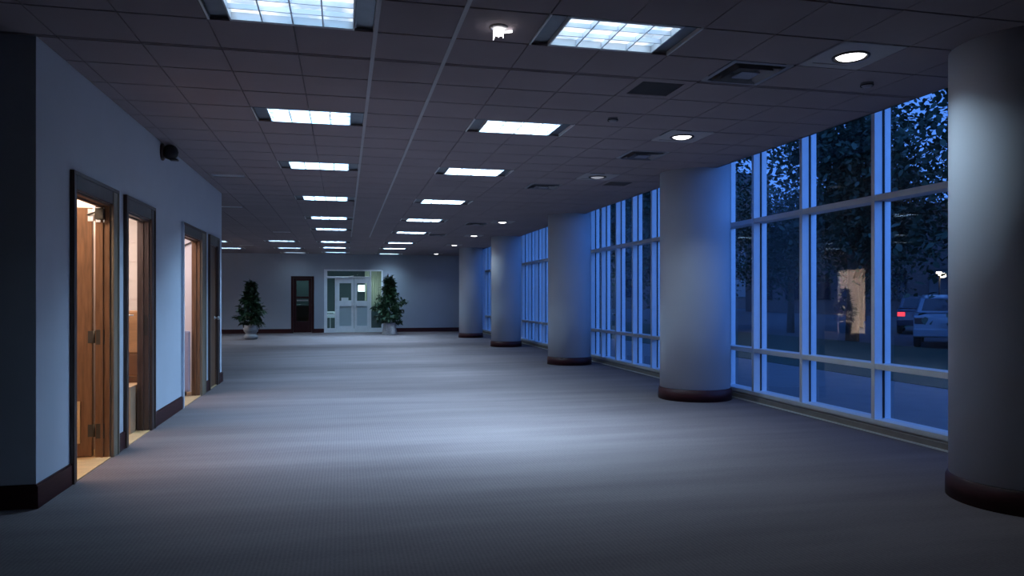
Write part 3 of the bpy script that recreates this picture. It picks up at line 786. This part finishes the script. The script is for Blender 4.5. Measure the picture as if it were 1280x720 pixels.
tl = [(15.2, 12.2, 8.6, 3.0, 20000, 'broad dark tree behind the window bay nearest the camera'), (15.9, 20.6, 8.6, 2.2, 12000, 'slim dark tree on the lawn behind the first bay'),
      (23.5, 30.0, 9.0, 3.2, 7000, 'dark tree beyond the road, behind the dark car'), (24.0, 21.0, 10.0, 3.4, 14000, 'tall dark tree behind the pale car'),
      (13.0, 28.5, 8.5, 3.0, 7000, 'dark tree behind the second window bay'), (12.5, 38.5, 9.5, 3.2, 7000, 'dark tree behind the third window bay')]
for i, (x, y, h, R, n, lab) in enumerate(tl): tree(x, y, h, R, n, 40+i, lab)
src = [o for o in C.objects if o.name.startswith('street_tree')]
for i, (x, y, sc, lab) in enumerate([(30, 22, 1.0, 'wide dark tree across the road'), (30.5, 38.5, .72, 'low dark tree under the clear patch of sky'), (21.5, 14.3, 1.1, 'dark tree at the near end, behind the widest column'), (17.4, 26.2, .72, 'short dark tree filling the second pane of the first bay'), (21, 42, 1.15, 'dark tree far down the lawn'),
        (11.5, 51, 1.1, 'distant dark tree seen through the far bays'), (30, 57, 1.2, 'distant dark tree beside the end building'), (16, 64, 1.3, 'farthest dark tree before the end building')]):
    t = dup(src[(i*2+1) % 6], (x, y, -.1), lab, i*1.3); t.scale = (sc, sc, sc)

def car(loc, rz, paint, label):
    t = thing('parked_car', label, 'car', loc, rz, 'cars parked outside')
    body = [(-2.05, .32), (-2.12, .55), (-2.08, .92), (-1.95, 1.0), (.9, .98), (1.95, .82), (2.12, .6), (2.1, .32)]
    MB().prism(body, -.87, .87, 0, lambda z: 1 - .05*abs(z-.6)).build('body', paint, t, .05)
    cab = [(-1.98, 1.0), (-1.62, 1.42), (-.9, 1.5), (.1, 1.46), (.95, .98)]
    MB().prism(cab, -.80, .80, 0, lambda z: 1 - .28*max(0, z-1.0)).build('cabin', paint, t, .04)
    m = MB(); m.face([(-.66, -1.94, 1.06), (.66, -1.94, 1.06), (.58, -1.66, 1.39), (-.58, -1.66, 1.39)])
    for sg in (-1, 1): m.face([(sg*.805, -1.6, 1.06), (sg*.805, .62, 1.06), (sg*.725, .1, 1.38), (sg*.725, -1.35, 1.38)])
    m.build('window', M_dkglass, t)
    MB().box(-.86, .86, -2.2, -2.06, .34, .56).build('bumper', paint, t, .03)
    for sg in (-1, 1):
        MB().box(sg*.70-.13, sg*.70+.13, -2.14, -2.04, .70, .86).build('tail_light', M_tail if paint is M_card_ else M_maroon, t, .01)
        for y in (-1.3, 1.35):
            MB().lathe([(0, -.1), (.2, -.1), (.31, -.09), (.33, -.04), (.33, .04), (.31, .09), (.2, .1), (0, .1)], 24, c=(0, 0, 0), M=Matrix.Translation((sg*.78, y, .33)) @ Matrix.Rotation(PI/2, 4, 'Y')).build('wheel', M_tyre, t)
    MB().box(-.2, .2, -2.215, -2.2, .62, .72).build('number_plate', M_carw, t)
    return t
car((17.5, 18.4, -.12), -.76, M_carw, 'pale car parked tail-on beyond the lawn')
car((22.9, 25.4, -.12), -.75, M_card_, 'dark car with glowing red tail lamps behind the pale car')
car((17.0, 32.5, -.12), -.5, M_carw, 'grey car half hidden behind mullions of the second bay')
sl = thing('path_lamp', 'twin-headed path lamp glowing warm above the cars', 'lamp', (25.0, 26.8, -.12), .5)
MB().tube([(0, 0, 0), (0, 0, 2.45)], .05, 10, r1=.035).build('pole', M_bronze, sl)
MB().lathe([(.12, 0), (.12, .05), (.05, .12), (.05, .14)], 16).build('base', M_bronze, sl)
for sg, tilt in ((-1, .35), (1, -.2)):
    mm = Matrix.Translation((sg*.17, -.05, 2.46)) @ Matrix.Rotation(tilt, 4, 'Y')
    h = MB().box(-.13, .13, -.10, .10, .031, .06, M=mm).build('lamp_head', M_bronze, sl)
    MB().box(-.12, .12, -.11, .09, -.05 if sg < 0 else -.16, .03, M=mm).build('lens', M_warmlamp, h)

bd = thing('street_building', 'long low dark building across the road', 'building', (44, 20, -.12))
MB().box(-4, 4, -32, 48, 0, 7.6).build('wall', M_brick, bd)
MB().box(-4.3, 4.3, -32.3, 48.3, 7.6, 7.95).build('roof', M_road, bd)
for k in range(18):
    y = -30 + k*4.3
    wf = MB().box(-4.06, -4.001, y, y+2.2, 1.2, 3.4).build('window', M_bronze, bd)
    MB().box(-4.08, -4.061, y+.08, y+2.12, 1.28, 3.32).build('pane', M_dkglass, wf)
b2 = thing('street_building', 'tall dark building closing the view along the lawn', 'building', (30, 86, -.12))
MB().box(-24, 24, 0, 10, 0, 17).build('wall', M_brick, b2)
MB().box(-24.3, 24.3, -.3, 10.3, 17, 17.4).build('roof', M_road, b2)
for k in range(9):
    for q in range(4):
        x = -22 + k*5; wf = MB().box(x, x+2.6, -.06, -.001, 1.4+q*3.8, 3.8+q*3.8).build('window', M_bronze, b2)
        MB().box(x+.1, x+2.5, -.08, -.061, 1.5+q*3.8, 3.7+q*3.8).build('pane', M_dkglass, wf)

# ------------------------------------------------------------------ dusk sky
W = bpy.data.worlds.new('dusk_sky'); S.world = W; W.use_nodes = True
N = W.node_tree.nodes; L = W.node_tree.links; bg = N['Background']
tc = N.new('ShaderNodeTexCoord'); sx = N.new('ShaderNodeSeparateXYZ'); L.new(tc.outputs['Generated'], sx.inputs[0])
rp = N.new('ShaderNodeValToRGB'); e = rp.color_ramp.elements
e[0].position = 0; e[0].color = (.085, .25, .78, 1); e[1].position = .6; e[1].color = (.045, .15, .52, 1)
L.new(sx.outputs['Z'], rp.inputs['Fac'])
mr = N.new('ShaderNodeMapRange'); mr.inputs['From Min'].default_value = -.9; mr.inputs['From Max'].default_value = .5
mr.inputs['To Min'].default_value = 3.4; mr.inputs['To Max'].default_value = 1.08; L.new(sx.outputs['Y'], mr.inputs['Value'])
nz = N.new('ShaderNodeTexNoise'); nz.inputs['Scale'].default_value = 3; nz.inputs['Detail'].default_value = 5; L.new(tc.outputs['Generated'], nz.inputs['Vector'])
mx = N.new('ShaderNodeMath'); mx.operation = 'MULTIPLY_ADD'; mx.inputs[1].default_value = .7; mx.inputs[2].default_value = 1.1; L.new(nz.outputs['Fac'], mx.inputs[0])
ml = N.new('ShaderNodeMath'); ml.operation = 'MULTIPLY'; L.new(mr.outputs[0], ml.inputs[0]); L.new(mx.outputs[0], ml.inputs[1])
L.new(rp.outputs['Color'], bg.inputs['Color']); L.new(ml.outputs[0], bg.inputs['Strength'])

# ------------------------------------------------------------------ camera
F = 920.0
cm = bpy.data.cameras.new('camera'); co = bpy.data.objects.new('camera', cm); C.objects.link(co)
cm.sensor_width = 36; cm.lens = F/1280*36; cm.shift_y = 12/1280; cm.clip_start = .05; cm.clip_end = 300
co.location = (0, 0, 1.3); co.rotation_euler = (PI/2, 0, -math.atan(210/F))
S.camera = co
S.view_settings.view_transform = 'Standard'; S.view_settings.look = 'None'; S.view_settings.gamma = 1
S.view_settings.exposure = 0; S.view_settings.use_curve_mapping = False
try:
    S.cycles.use_denoising = True
    S.cycles.caustics_reflective = False; S.cycles.caustics_refractive = False
    S.cycles.max_bounces = 8; S.cycles.transparent_max_bounces = 24; S.cycles.sample_clamp_indirect = 6
except Exception: pass
